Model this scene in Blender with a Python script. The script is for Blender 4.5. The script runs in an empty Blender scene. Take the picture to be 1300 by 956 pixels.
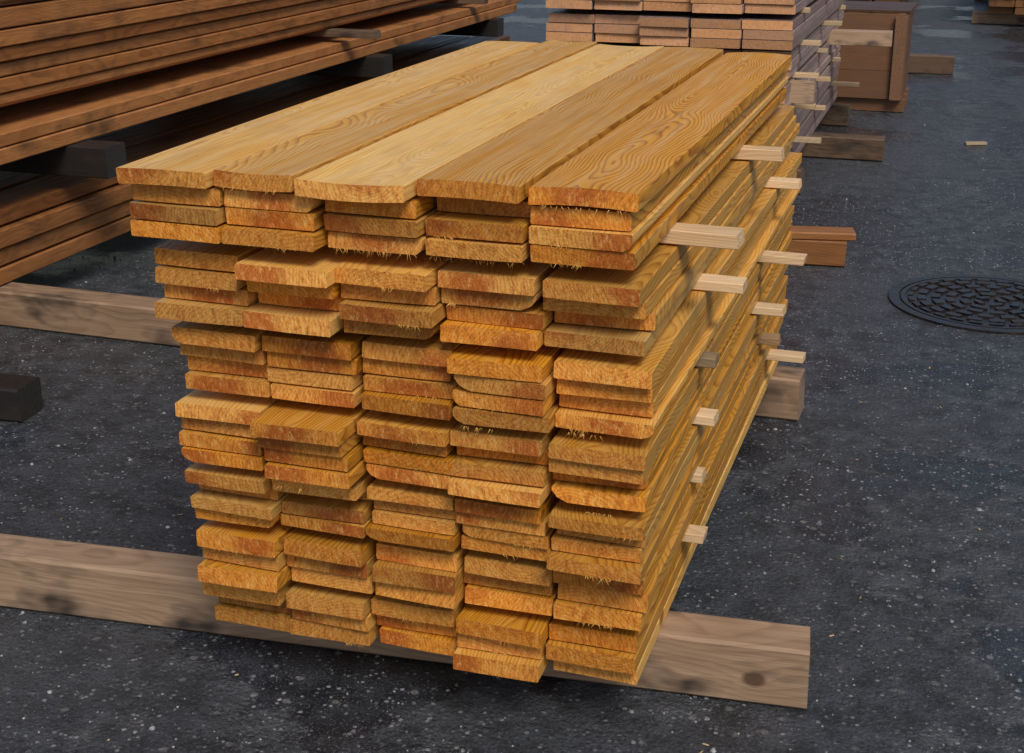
import bpy, math, random
from mathutils import Matrix, Vector
random.seed(11)
R=random.uniform
scene=bpy.context.scene

# ---------------------------------------------------------------- node helpers
class NT:
    def __init__(s,mat):
        mat.use_nodes=True
        s.t=mat.node_tree; s.t.nodes.clear()
        s.out=s.n('ShaderNodeOutputMaterial'); s.b=s.n('ShaderNodeBsdfPrincipled')
        s.l(s.b.outputs[0],s.out.inputs[0])
    def n(s,k,**kw):
        x=s.t.nodes.new(k)
        for a,b in kw.items(): setattr(x,a,b)
        return x
    def l(s,a,b): s.t.links.new(a,b)
    def set(s,sock,v):
        if isinstance(v,bpy.types.NodeSocket): s.l(v,sock)
        elif isinstance(v,(tuple,list)):
            sock.default_value = v if len(v)==len(sock.default_value) else (*v,1)
        else: sock.default_value=v
    def m(s,op,a,b=0,c=None,clamp=False):
        x=s.n('ShaderNodeMath',operation=op); x.use_clamp=clamp
        s.set(x.inputs[0],a); s.set(x.inputs[1],b)
        if c is not None: s.set(x.inputs[2],c)
        return x.outputs[0]
    def mr(s,v,a,b,c,d):
        x=s.n('ShaderNodeMapRange'); s.set(x.inputs[0],v)
        for i,q in enumerate((a,b,c,d)): s.set(x.inputs[i+1],q)
        return x.outputs[0]
    def mix(s,f,a,b,mode='MIX'):
        x=s.n('ShaderNodeMix',data_type='RGBA',blend_type=mode)
        s.set(x.inputs[0],f); s.set(x.inputs[6],a); s.set(x.inputs[7],b)
        return x.outputs[2]
    def vscale(s,v,sc):
        x=s.n('ShaderNodeVectorMath',operation='MULTIPLY'); s.l(v,x.inputs[0]); x.inputs[1].default_value=sc
        return x.outputs[0]
    def noise(s,v,scale,detail=3,rough=.5):
        x=s.n('ShaderNodeTexNoise'); s.l(v,x.inputs['Vector'])
        x.inputs['Scale'].default_value=scale; x.inputs['Detail'].default_value=detail; x.inputs['Roughness'].default_value=rough
        return x
    def voro(s,v,scale,feature='F1'):
        x=s.n('ShaderNodeTexVoronoi',feature=feature); s.l(v,x.inputs['Vector']); x.inputs['Scale'].default_value=scale
        return x
    def bump(s,h,strength,dist):
        x=s.n('ShaderNodeBump'); s.set(x.inputs['Strength'],strength); x.inputs['Distance'].default_value=dist
        s.l(h,x.inputs['Height']); s.l(x.outputs[0],s.b.inputs['Normal'])

def wood(name,pale,gold,late,endc,endlate,dirt=(.10,.07,.045),dirtamt=.25,freq=150,rough=.5,ringc=1.0,knot=.45,fixedknot=None,heart=None):
    mat=bpy.data.materials.new(name); q=NT(mat)
    a=q.n('ShaderNodeAttribute',attribute_name='lc'); v=a.outputs['Vector']
    t=q.n('ShaderNodeAttribute',attribute_name='tone'); ts=q.n('ShaderNodeSeparateXYZ'); q.l(t.outputs['Vector'],ts.inputs[0])
    tone,bri,end=ts.outputs
    sp=q.n('ShaderNodeSeparateXYZ'); q.l(v,sp.inputs[0]); x,y,z=sp.outputs
    kv=q.voro(q.vscale(v,(5.5,3.2,2.5)),1.0); kd=kv.outputs['Distance']
    ksep=q.n('ShaderNodeSeparateColor'); q.l(kv.outputs['Color'],ksep.inputs[0])
    has=q.m('GREATER_THAN',ksep.outputs[0],1-knot)
    kdef=q.m('MULTIPLY',has,q.mr(kd,0.0,.34,1,0))
    kdark=q.m('MULTIPLY',has,q.mr(kd,.04,.08,1,0))
    if fixedknot:
        ky,kz=fixedknot
        dy=q.m('SUBTRACT',y,ky); dz=q.m('SUBTRACT',z,kz)
        dd=q.m('SQRT',q.m('ADD',q.m('MULTIPLY',q.m('MULTIPLY',dy,dy),.55),q.m('MULTIPLY',dz,dz)))
        kdef=q.m('MAXIMUM',kdef,q.mr(dd,0,.075,1,0)); kdark=q.m('MAXIMUM',kdark,q.mr(dd,.012,.020,1,0))
    n1=q.noise(q.vscale(v,(4,2.6,4)),1.0,1); nc=q.n('ShaderNodeSeparateColor'); q.l(n1.outputs['Color'],nc.inputs[0])
    n2=q.noise(q.vscale(v,(26,5,26)),1.0,2).outputs[0]
    xx=q.m('ADD',x,q.mr(nc.outputs[0],0,1,-.06,.06))
    zz=q.m('ADD',z,q.mr(nc.outputs[1],0,1,-.07,.07))
    r=q.m('SQRT',q.m('ADD',q.m('MULTIPLY',xx,xx),q.m('MULTIPLY',zz,zz)))
    r=q.m('ADD',r,q.mr(n2,0,1,-.007,.007))
    r=q.m('ADD',r,q.m('MULTIPLY',q.m('POWER',kdef,2),.024))
    fr=q.m('FRACT',q.m('MULTIPLY',r,freq))
    ramp=q.n('ShaderNodeValToRGB'); q.l(fr,ramp.inputs[0])
    cr=ramp.color_ramp; cr.elements[0].position=0; cr.elements[0].color=(.0,)*3+(1,)
    cr.elements[1].position=1; cr.elements[1].color=(.05,)*3+(1,)
    for p,c in ((.40,.10),(.70,.6),(.86,1.0)):
        e=cr.elements.new(p); e.color=(c,c,c,1)
    ring=ramp.outputs[0]
    fib=q.noise(q.vscale(v,(380,7,380)),1,2,.6).outputs[0]
    fib2=q.noise(q.vscale(v,(60,2.2,60)),1,2,.6).outputs[0]
    st=q.noise(q.vscale(v,(9,4,9)),1,3,.6).outputs[0]
    base=q.mix(q.m('ADD',tone,q.mr(fib2,.3,.7,-.25,.25),clamp=True),pale,gold)
    base=q.mix(q.mr(st,.30,.52,.45,0),base,gold)
    rc=q.m('MULTIPLY',ring,q.m('MULTIPLY',q.mr(fib2,.3,.7,ringc*.55,ringc),q.mr(tone,0,1,.36,1.0)))
    side=q.mix(rc,base,late)
    side=q.mix(q.mr(fib,.38,.7,0,.28),side,late)
    side=q.mix(q.m('MULTIPLY',kdark,.8),side,(late[0]*.5,late[1]*.4,late[2]*.4))
    en=q.noise(q.vscale(v,(130,10,60)),1,3,.8).outputs[0]
    ec=q.mix(tone,q.mix(.45,endc,pale),endc)
    if heart: ec=q.mix(q.mr(r,.035,.065,.8,0),ec,heart)
    ec=q.mix(q.m('MULTIPLY',ring,.42),ec,endlate)
    ec=q.mix(q.mr(en,.48,.72,0,.75),ec,endlate)
    ec=q.mix(q.mr(en,.46,.30,0,.6),ec,pale)
    col=q.mix(end,side,ec)
    col=q.mix(q.mr(st,.52,.8,0,dirtamt),col,dirt)
    cb=q.n('ShaderNodeCombineXYZ'); [q.l(bri,cb.inputs[i]) for i in range(3)]
    sm=q.n('ShaderNodeMix',data_type='RGBA',blend_type='MULTIPLY'); sm.inputs[0].default_value=1
    q.l(col,sm.inputs[6]); q.l(cb.outputs[0],sm.inputs[7])
    q.l(sm.outputs[2],q.b.inputs['Base Color'])
    q.set(q.b.inputs['Roughness'],q.m('ADD',q.mr(fib2,.3,.7,rough-.15,rough+.12),q.m('MULTIPLY',end,.25)))
    q.b.inputs['Specular IOR Level'].default_value=.4
    h=q.m('ADD',q.m('MULTIPLY',fib,q.m('SUBTRACT',.4,q.m('MULTIPLY',end,.4))),q.m('MULTIPLY',q.m('MULTIPLY',en,end),2.4))
    q.bump(h,.75,.002)
    return mat

M_yel=wood('yellow_larch',(.95,.59,.180),(.82,.37,.022),(.30,.072,.004),(.90,.315,.024),(.36,.072,.005),dirt=(.26,.10,.015),dirtamt=.30,heart=(.52,.12,.012))
M_pine=wood('fresh_pine',(.84,.64,.40),(.72,.48,.25),(.45,.25,.10),(.70,.46,.23),(.4,.22,.1),dirtamt=.15)
M_brown=wood('brown_pine_baked_shade',(.46,.195,.062),(.22,.076,.018),(.08,.026,.008),(.30,.13,.04),(.14,.06,.02),dirt=(.022,.013,.008),dirtamt=.9,freq=85,ringc=.7)  # brown darkened so the left stack's shade sits in the wood colour
M_grey=wood('weathered_pine',(.46,.34,.30),(.29,.20,.185),(.18,.11,.09),(.82,.40,.16),(.45,.17,.05),dirt=(.11,.09,.10),dirtamt=.5)
M_beam=wood('old_beam_wood',(.46,.31,.20),(.25,.155,.09),(.12,.065,.038),(.30,.20,.13),(.12,.07,.045),dirt=(.05,.038,.030),dirtamt=1.6,freq=70,knot=.45,fixedknot=(.10,.085),rough=.6,ringc=.75)
M_dark=wood('tarred_wood',(.030,.026,.024),(.022,.018,.016),(.012,.01,.01),(.05,.045,.04),(.02,.02,.018),dirtamt=.3)
M_ply=wood('crate_wood',(.24,.12,.062),(.17,.08,.04),(.10,.045,.022),(.25,.13,.07),(.12,.06,.03),dirtamt=.4)

# ---------------------------------------------------------------- board builder
class Pile:
    def __init__(s): s.v=[];s.f=[];s.lc=[];s.tn=[]
    def add(s,pts,lcs,tone,faces):
        b=len(s.v); s.v+=pts; s.lc+=lcs; s.tn+=[tone]*len(pts)
        s.f+=[tuple(b+i for i in f) for f in faces]
    def board(s,L,W,T,M,cup=0,bow=0,crook=0,tone=.5,bri=1,wane=None,nseg=7,pith=None,r=.0016,twist=0,ebri=None,off=None):
        al,ar,bl,br=(r,r,r,r)
        if wane=='R': ar,br=R(.010,.028),T*R(.35,.75)
        if wane=='L': al,bl=R(.010,.028),T*R(.35,.75)
        ns=5; pr=[]
        for i in range(ns): pr.append((-W/2+al+(W-al-ar)*i/(ns-1),0))
        if wane=='R': pr.append((W/2-ar*.35,br*.4))
        pr+= [(W/2,br),(W/2,T-r)]
        for i in range(ns): pr.append((W/2-r-(W-2*r)*i/(ns-1),T))
        pr+= [(-W/2,T-r),(-W/2,bl)]
        if wane=='L': pr.append((-W/2+al*.35,bl*.4))
        if pith is None: pith=(R(-.09,.09),R(-.10,.10) )
        if off is None: off=R(1,90)
        n=len(pr); skew=R(-.04,.04); tilt=R(-.15,.15)*(1 if T<.06 else .15)
        secs=[];lcs=[]
        ph=R(0,6)
        for k in range(nseg+1):
            u=k/nseg; y=L*u; row=[];lr=[]
            for (x,z) in pr:
                zz=z+cup*(1-(2*x/W)**2)+bow*math.sin(math.pi*u)+twist*(u-.5)*x
                xx=x+crook*math.sin(math.pi*u)+.0006*math.sin(7*u+ph)
                yy=y+(skew*x+tilt*z if k in(0,nseg) else 0)
                row.append((xx,yy,zz)); lr.append((x+pith[0],y+off,z+pith[1]))
            secs.append(row);lcs.append(lr)
        P=[M@Vector(p) for row in secs for p in row]; LC=[c for row in lcs for c in row]
        F=[]
        for k in range(nseg):
            for i in range(n):
                j=(i+1)%n
                F.append((k*n+i,k*n+j,(k+1)*n+j,(k+1)*n+i))
        s.add(P,LC,(tone,bri,0),F)
        eb=ebri if ebri else bri*R(.85,1.12)
        for k,fl in((0,1),(nseg,0)):
            pts=[M@Vector(p) for p in secs[k]]
            f=tuple(range(n)) if fl else tuple(reversed(range(n)))
            s.add(pts,lcs[k],(tone,eb,1),[f])
    def whisk(s,M,x0,x1,cnt,lo=.003,hi=.010):
        for _ in range(cnt):
            x=R(x0,x1); l=R(lo,hi); w=R(.0003,.0008); dx=R(-.008,.008)
            p=[Vector((x-w,-.0005,.001)),Vector((x+w,-.0005,.001)),Vector((x+dx,-R(.001,.006),-l))]
            p=[M@q for q in p]
            s.add(p,[(x,R(0,9),0)]*3,(.4,1.0,0),[(0,1,2)])
    def obj(s,name,mat,parent=None):
        me=bpy.data.meshes.new(name); me.from_pydata([tuple(v) for v in s.v],[],s.f)
        a=me.attributes.new('lc','FLOAT_VECTOR','POINT'); a.data.foreach_set('vector',[c for q in s.lc for c in q])
        a=me.attributes.new('tone','FLOAT_VECTOR','POINT'); a.data.foreach_set('vector',[c for q in s.tn for c in q])
        me.materials.append(mat); me.update()
        o=bpy.data.objects.new(name,me); scene.collection.objects.link(o); o.parent=parent
        return o
def empty(name):
    o=bpy.data.objects.new(name,None); scene.collection.objects.link(o); return o
def T_(x,y,z,rz=0,rx=0): return Matrix.Translation((x,y,z))@Matrix.Rotation(rz,4,'Z')@Matrix.Rotation(rx,4,'X')

# ---------------------------------------------------------------- main stack
main=empty('lumber_stack')
P=Pile()
XL,XR=-1.268,-.437; CW=(XR-XL)/5
layers=[(.130,.237,3,2.045,2.080,-.012,1.80),
        (.257,.362,3,1.985,2.045, .004,1.83),
        (.382,.490,4,1.985,2.020, .008,1.83),
        (.510,.625,4,1.945,1.990, .012,1.84),
        (.645,.765,4,1.950,2.000, .020,1.83),
        (.785,.906,4,1.930,1.975, .006,1.80),
        (.932,1.021,3,1.885,1.945,-.010,1.75)]
for li,(z0,z1,nb,yl,yr,dx,L) in enumerate(layers):
    t=(z1-z0)/nb
    for c in range(5):
        dcol=R(-.022,.022)*(1 if li<6 else .5)
        for b in range(nb):
            W=CW-R(.002,.012)
            y=yl+(yr-yl)*(c/4)+dcol+R(-.015,.015)
            if b==nb-1 and li<6: y-=R(.0,.028)
            if random.random()<.15: y+=R(.01,.035)
            x=XL+CW*(c+.5)+dx+R(-.005,.005)*(1 if li<6 else .6)
            z=z0+t*b
            tt=t-R(.0022,.0046)
            wane=random.choice([None]*10+['L','R']) if b==0 else random.choice([None]*18+['L','R'])
            M=T_(x,y,z,R(-.004,.004))
            P.board(L+R(-.02,.02),W,tt,M,cup=R(-.0010,.0006),crook=R(-.003,.003),tone=R(.1,1),bri=R(.66,1.10),wane=wane)
            if random.random()<.25:
                a=R(-.45,.2)*W; P.whisk(M,a,a+R(.1,.3)*W,random.randint(4,16),.002,.008)
        if random.random()<.6 and c>0 and li>0:
            a=R(-.4,.0)*W; P.whisk(T_(x,y,z0),a,a+.35*W,random.randint(5,16),.002,.009)
tops=[(-1.284,-1.124,1.880,3.69,.28,1.05,.0015,.0),(-1.120,-.978,1.895,3.74,.50,.92,-.003,.003),(-.974,-.790,1.890,3.72,.0,1.08,-.004,.0),
      (-.787,-.618,1.925,3.67,.75,.90,.002,.004),(-.612,-.440,1.940,3.63,.95,1.04,.004,.0)]
for i,(a,b,y0,y1,tn,br,cup,dz) in enumerate(tops):
    M=T_((a+b)/2,y0,1.0225+dz,R(-.003,.003))
    P.board(y1-y0,b-a-.004,.0265,M,cup=cup,bow=R(0,.002),tone=tn,bri=br,nseg=10,pith=[(.05,-.05),(.06,-.09),(-.03,-.07),(.10,-.05),(.010,-.045)][i])
    if i in(1,4): P.whisk(M,-.4*(b-a),.4*(b-a),16,.002,.008)
for c in (1,2,3): P.whisk(T_(XL+CW*(c+.5)-.01,1.905+.012*c,.932),-.075,.075,34,.003,.013)
P.obj('boards',M_yel,main)
S=Pile()
def sticker(z,y,p,w,h=.0195,rz=0,tone=.3,bri=1):
    M=Matrix.Translation((XR+p,y,z))@Matrix.Rotation(math.radians(90)+rz,4,'Z')
    S.board(.83+p+R(-.01,.03),w,h,M,tone=tone,bri=bri,nseg=3)
sticker(.9065,2.235,.105,.056,.0245,-.03,.5,1.05)
sticker(.9065,2.98,.075,.045,.0245,.0,.4,1.05)
sticker(.7655,2.45,.085,.050,.0190,-.02,0,1.15)
sticker(.7655,3.36,.075,.045,.0190,.01,0,1.15)
sticker(.6255,2.42,.045,.040,.0190,.0,.2,.40)
sticker(.6255,3.18,.115,.045,.0190,-.03,.2,1)
sticker(.4905,2.47,.042,.045,.0190,.0,.0,1.1)
sticker(.4905,3.20,.075,.045,.0190,-.02,.2,1)
sticker(.3625,2.48,.022,.040,.0190,0,.3,1)
sticker(.3625,3.36,.050,.045,.0190,.02,.9,.6)
sticker(.2375,2.47,.030,.045,.0190,0,.3,1)
sticker(.2375,3.60,.090,.045,.0190,-.01,.2,1)
S.obj('stickers',M_pine,main)
B=Pile()
d=Vector((1.74,.155,0)).normalized(); ang=math.atan2(d.y,d.x)-math.pi/2
B.board(3.3,.10,.126,Matrix.Translation((-.175,2.345,0.002))@Matrix.Rotation(ang+math.pi,4,'Z'),tone=.3,bri=1.1,nseg=8,r=.006,pith=(.02,.03),off=0)
B.obj('bearer_beam',M_beam)
B=Pile()
B.board(5.0,.115,.126,Matrix.Translation((-.365,3.80,.002))@Matrix.Rotation(math.pi/2-.01,4,'Z'),tone=.5,bri=1.1,nseg=8,r=.006)
B.obj('bearer_beam',M_beam)

# ---------------------------------------------------------------- left long stack
left=empty('long_lumber_stack')
P=Pile()
def rows(z0,z1,t,x0,x1,ncol,y0,y1,tone=(0,1),bri=(.7,1.1),jit=.012):
    z=z0; w=(x1-x0)/ncol
    while z+t*.8<=z1+1e-4:
        rt=R(*tone);rb=R(*bri); th=min(t*R(.8,1.2),z1-z); dj=R(-jit,jit)*1.8
        for c in range(ncol):
            P.board(y1-y0+R(-.1,.1),w-.006,th-R(.003,.009),T_(x0+w*(c+.5)+R(-.004,.004)+(dj if c==ncol-1 else 0),y0+R(-.08,.08),z,R(-.002,.002)),
                    tone=min(1,max(0,rt+R(-.2,.2))),bri=rb*R(.9,1.1),crook=R(-.010,.010),nseg=8,r=.004,bow=R(-.001,.002),wane=random.choice([None,None,None,'R']))
        z+=th
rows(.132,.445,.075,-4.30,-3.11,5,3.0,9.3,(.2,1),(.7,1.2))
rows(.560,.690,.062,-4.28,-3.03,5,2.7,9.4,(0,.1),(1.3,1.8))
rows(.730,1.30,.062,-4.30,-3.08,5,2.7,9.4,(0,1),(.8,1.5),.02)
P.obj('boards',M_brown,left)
P=Pile()
for y,z,h,p in((4.25,.447,.112,.20),(6.9,.447,.112,.14),(8.9,.447,.112,.1)):
    P.board(1.5,.13,h,Matrix.Translation((-3.1+p,y,z))@Matrix.Rotation(math.pi/2,4,'Z'),tone=.5,nseg=2,r=.004)
P.obj('bolsters',M_dark,left)
S=Pile()
for y,z,h,p in((6.55,.691,.038,.22),(3.5,.691,.038,.02),(8.5,.691,.038,.12)):
    S.board(1.4,.07,h,Matrix.Translation((-3.08+p,y,z))@Matrix.Rotation(math.pi/2,4,'Z'),tone=.5,bri=.5,nseg=2)
S.obj('stickers',M_beam,left)
B=Pile()
B.board(1.3,.12,.10,Matrix.Translation((-2.48,3.10,.002))@Matrix.Rotation(math.pi/2+.05,4,'Z'),tone=.5,nseg=3,r=.006)
B.obj('tarred_beam',M_dark)

# ---------------------------------------------------------------- rear stack
rear=empty('pine_lumber_stack')
P=Pile()
X0,X1=-1.93,-.78
z=.132; t=.0425; nb=3; gap=.024
for li in range(8):
    up=li>=4
    for c in range(5):
        w=(X1-X0)/5
        dy=R(-.03,.03)-(.12 if up else 0)
        for b in range(nb):
            P.board(2.5+R(-.05,.05),w-.006,t-.003,T_(X0+w*(c+.5)+(.02 if up else 0)+R(-.006,.006),6.45+dy+R(-.015,.015),z+b*t),
                tone=R(0,1),bri=R(.8,1.15),nseg=3)
    z+=nb*t+gap
P.obj('boards',M_grey,rear)
S=Pile()
z=.132+nb*t
for li in range(7):
    for y in(6.75,7.7,8.6):
        p=R(.0,.05) if random.random()<.6 else R(.06,.14)
        S.board(1.16+p,.05,gap-.002,Matrix.Translation((X1+.02+p,y+R(-.05,.05),z+.0002))@Matrix.Rotation(math.pi/2,4,'Z'),tone=R(0,.5),bri=R(.7,1),nseg=2)
    z+=nb*t+gap
S.obj('stickers',M_pine,rear)
S=Pile()
S.board(.5,.11,.08,Matrix.Translation((X1+.34,8.35,.54))@Matrix.Rotation(math.pi/2+.03,4,'Z'),tone=.2,bri=1.3,nseg=2)
S.board(.5,.07,.10,Matrix.Translation((X1+.10,6.62,.46))@Matrix.Rotation(math.pi/2+.03,4,'Z'),tone=.2,bri=1.3,nseg=2)
S.obj('protruding_blocks',M_beam,rear)
B=Pile()
for y,p in((6.75,.06),(7.7,.38),(8.75,.10)):
    B.board(1.5+p,.12,.12,Matrix.Translation((X1+p,y,.004))@Matrix.Rotation(math.pi/2,4,'Z'),tone=.9,bri=.55,nseg=3,r=.006)
B.obj('bearers',M_beam,rear)
B=Pile()
B.board(.9,.12,.10,Matrix.Translation((-.40,5.5,.004))@Matrix.Rotation(math.pi/2+.1,4,'Z'),tone=.2,bri=.8,nseg=3,r=.004)
B.board(.9,.11,.03,Matrix.Translation((-.37,5.52,.106))@Matrix.Rotation(math.pi/2+.2,4,'Z'),tone=.2,bri=1.0,nseg=3,r=.004)
B.obj('timber_offcut',M_brown)

# crate
crate=empty('wooden_crate')
C=Pile()
x0,x1,y0,y1=-.88,-.40,9.3,9.95
for i in range(3): C.board(x1-x0+.04,.11,.08,Matrix.Translation((x1+.02,y0+.08+i*.24,.004))@Matrix.Rotation(math.pi/2,4,'Z'),tone=.5,nseg=1)
for i in range(3):
    C.board(x1-x0,.02,.178,Matrix.Translation((x1,y0,.09+i*.18))@Matrix.Rotation(math.pi/2,4,'Z'),tone=R(0,1),nseg=1)
    C.board(y1-y0,.02,.178,Matrix.Translation((x1-.01,y0+.012,.09+i*.18)),tone=R(0,1),nseg=1)
    C.board(y1-y0,.02,.178,Matrix.Translation((x0+.01,y0+.012,.09+i*.18)),tone=R(0,1),nseg=1)
for xx in(x0+.04,x1-.04): C.board(.03,.07,.53,Matrix.Translation((xx,y0-.041,.09)),tone=.3,bri=1.1,nseg=1)
C.board(x1-x0+.03,.62,.018,Matrix.Translation((x1+.015,y0+.33,.632))@Matrix.Rotation(math.pi/2,4,'Z'),tone=.9,bri=.6,nseg=1)
C.obj('slats',M_ply,crate)
B=Pile()
B.board(1.6,.14,.14,Matrix.Translation((-.12,11.3,.004))@Matrix.Rotation(math.pi/2,4,'Z'),tone=.9,bri=.6,nseg=2,r=.006)
B.obj('bearer_beam',M_beam)
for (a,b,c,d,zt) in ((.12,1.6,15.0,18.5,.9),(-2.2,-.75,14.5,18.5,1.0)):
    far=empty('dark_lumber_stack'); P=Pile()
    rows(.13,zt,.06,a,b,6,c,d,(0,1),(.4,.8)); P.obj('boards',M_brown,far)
    P=Pile()
    for y in(c+.3,d-.5): P.board(b-a+.25,.12,.12,Matrix.Translation((b+.1,y,.004))@Matrix.Rotation(math.pi/2,4,'Z'),tone=.5,nseg=1)
    P.obj('bearers',M_beam,far)

# ---------------------------------------------------------------- ground
mat=bpy.data.materials.new('wet_asphalt'); q=NT(mat)
g=q.n('ShaderNodeNewGeometry'); v=g.outputs['Position']
big=q.noise(v,1.1,4,.62).outputs[0]; med=q.noise(v,11,5,.75).outputs[0]; fine=q.noise(v,170,3,.85).outputs[0]
st=q.voro(v,85); sc=q.n('ShaderNodeSeparateColor'); q.l(st.outputs['Color'],sc.inputs[0])
st2=q.voro(v,38); sc2=q.n('ShaderNodeSeparateColor'); q.l(st2.outputs['Color'],sc2.inputs[0])
wet=q.mr(big,.49,.57,0,1)
bc=q.mix(q.mr(med,.41,.60,0,1),(.013,.016,.021),(.085,.094,.112))
bc=q.mix(q.mr(big,.50,.38,0,.55),bc,(.085,.093,.108))
bc=q.mix(q.m('MULTIPLY',wet,.65),bc,(.014,.017,.022))
m1=q.m('MULTIPLY',q.m('GREATER_THAN',sc.outputs[0],.5),q.mr(st.outputs['Distance'],.28,.42,1,0))
m2=q.m('MULTIPLY',q.m('GREATER_THAN',sc2.outputs[1],.80),q.mr(st2.outputs['Distance'],.22,.36,1,0))
bc=q.mix(q.m('MULTIPLY',m1,.85),bc,q.mix(q.m('POWER',sc.outputs[1],3.5),(.016,.018,.022),(.50,.50,.52)))
bc=q.mix(q.m('MULTIPLY',m2,.7),bc,q.mix(q.m('POWER',sc2.outputs[2],2),(.014,.016,.019),(.26,.25,.24)))
bc=q.mix(q.mr(fine,.58,.68,0,.7),bc,(.34,.34,.36))
bc=q.mix(q.mr(fine,.46,.34,0,.9),bc,(.005,.006,.008))
q.l(bc,q.b.inputs['Base Color'])
q.set(q.b.inputs['Roughness'],q.mr(wet,0,1,.48,.10))
q.b.inputs['Specular IOR Level'].default_value=.8
h=q.m('ADD',q.m('MULTIPLY',fine,1.2),q.m('ADD',q.m('MULTIPLY',st.outputs['Distance'],-.8),q.m('MULTIPLY',med,1.4)))
q.bump(h,q.mr(wet,0,1,1.0,.28),.012)
me=bpy.data.meshes.new('ground'); s=150
me.from_pydata([(-s,-s,0),(s,-s,0),(s,s,0),(-s,s,0)],[],[(0,1,2,3)]); me.materials.append(mat)
scene.collection.objects.link(bpy.data.objects.new('ground',me))

# ---------------------------------------------------------------- manhole
iron=bpy.data.materials.new('cast_iron'); q=NT(iron)
g=q.n('ShaderNodeNewGeometry'); nn=q.noise(g.outputs['Position'],25,4,.7).outputs[0]
q.l(q.mix(q.mr(nn,.35,.65,0,1),(.012,.011,.011),(.055,.042,.034)),q.b.inputs['Base Color'])
q.b.inputs['Metallic'].default_value=.3; q.set(q.b.inputs['Roughness'],q.mr(nn,.3,.7,.2,.5)); q.bump(nn,.5,.003)
V=[];F=[]
def arc(r0,r1,a0,a1,z0,z1,n):
    b=len(V)
    for i in range(n+1):
        a=a0+(a1-a0)*i/n
        for r,zz in((r0,z0),(r0,z1),(r1,z1),(r1,z0)): V.append((r*math.cos(a),r*math.sin(a),zz))
    for i in range(n):
        for k in range(4):
            j=(k+1)%4; F.append((b+i*4+k,b+i*4+j,b+(i+1)*4+j,b+(i+1)*4+k))
    if a1-a0<6.2: F.append((b,b+1,b+2,b+3)); e=b+n*4; F.append((e+3,e+2,e+1,e))
arc(.322,.358,0,2*math.pi,0,.007,72); arc(.298,.314,0,2*math.pi,0,.007,72); arc(.0005,.306,0,2*math.pi,0,.003,72)
for k,(r0,r1,n) in enumerate(((.03,.055,4),(.075,.105,7),(.125,.155,12),(.175,.205,16),(.225,.255,20),(.270,.288,26))):
    for i in range(n):
        a=2*math.pi*(i+.5*(k%2))/n; w=2*math.pi/n*.66
        arc(r0,r1,a,a+w,.002,.010,4)
me=bpy.data.meshes.new('manhole_cover'); me.from_pydata(V,[],F); me.materials.append(iron)
o=bpy.data.objects.new('manhole_cover',me); o.location=(.155,5.12,.0015); scene.collection.objects.link(o)

# ---------------------------------------------------------------- small debris
pm=bpy.data.materials.new('pebble_stone'); q=NT(pm)
g=q.n('ShaderNodeNewGeometry'); q.l(q.mix(q.m('POWER',g.outputs['Random Per Island'],2),(.03,.032,.035),(.42,.42,.43)),q.b.inputs['Base Color']); q.b.inputs['Roughness'].default_value=.5
V=[];F=[]
def blob(x,y,r):
    b=len(V); ph=R(0,6); ring=6
    V.append((x,y,r*R(.5,.8)))
    for i in range(ring):
        a=ph+i*2*math.pi/ring; rr=r*R(.6,1.1)
        V.append((x+rr*.75*math.cos(a),y+rr*.75*math.sin(a),r*R(.35,.55)))
    for i in range(ring):
        a=ph+i*2*math.pi/ring; rr=r*R(.8,1.15)
        V.append((x+rr*math.cos(a),y+rr*math.sin(a),-.001))
    for i in range(ring):
        j=(i+1)%ring; F.append((b,b+1+i,b+1+j)); F.append((b+1+i,b+7+i,b+7+j,b+1+j))
for _ in range(11000):
    y=1.2+8*random.random()**1.6; x=R(-1.0-.55*y,.25+.28*y)
    blob(x,y,R(.0012,.0035) if random.random()<.96 else R(.004,.007))
me=bpy.data.meshes.new('gravel'); me.from_pydata(V,[],F); me.materials.append(pm)
scene.collection.objects.link(bpy.data.objects.new('gravel',me))
D=Pile()
for _ in range(120):
    y=1.6+6*random.random()**1.2; x=R(-1.0-.5*y,.2+.27*y)
    D.board(R(.004,.014),R(.002,.004),R(.001,.002),T_(x,y,.002,R(0,6.28)),tone=R(0,.5),bri=R(.5,1.0),nseg=1,r=.0003)
D.board(.045,.014,.003,T_(-1.83,1.93,.003,1.3),tone=0,bri=1.1,nseg=1,r=.0005)
D.board(.12,.03,.015,T_(.02,8.3,.003,-1.2),tone=0,bri=.6,nseg=1,r=.0005)
D.obj('wood_chips',M_pine)

# ---------------------------------------------------------------- light
w=bpy.data.worlds.new('World'); scene.world=w; w.use_nodes=True
nt=w.node_tree; bg=nt.nodes['Background']; sky=nt.nodes.new('ShaderNodeTexSky'); sky.sky_type='NISHITA'; sky.sun_disc=False
sky.dust_density=2.0
sd=Vector((.40,-.60,.85)).normalized()
sky.sun_elevation=math.asin(sd.z); sky.sun_rotation=math.atan2(sd.x,sd.y)
nt.links.new(sky.outputs[0],bg.inputs[0]); bg.inputs[1].default_value=.085
sl=bpy.data.lights.new('sun','SUN'); sl.energy=2.15; sl.angle=math.radians(22); sl.color=(1,.94,.85)
so=bpy.data.objects.new('sun',sl); so.rotation_euler=sd.to_track_quat('Z','Y').to_euler(); scene.collection.objects.link(so)

cam=bpy.data.cameras.new('camera'); co=bpy.data.objects.new('camera',cam); scene.collection.objects.link(co)
cam.sensor_width=36; cam.lens=48.57; cam.shift_y=-45/1300; cam.clip_end=500; cam.clip_start=.05
co.location=(0,0,1.5); co.rotation_euler=(math.radians(90-18.85),0,math.radians(18.16))
scene.camera=co
scene.view_settings.view_transform='Standard'; scene.view_settings.look='None'; scene.view_settings.exposure=0
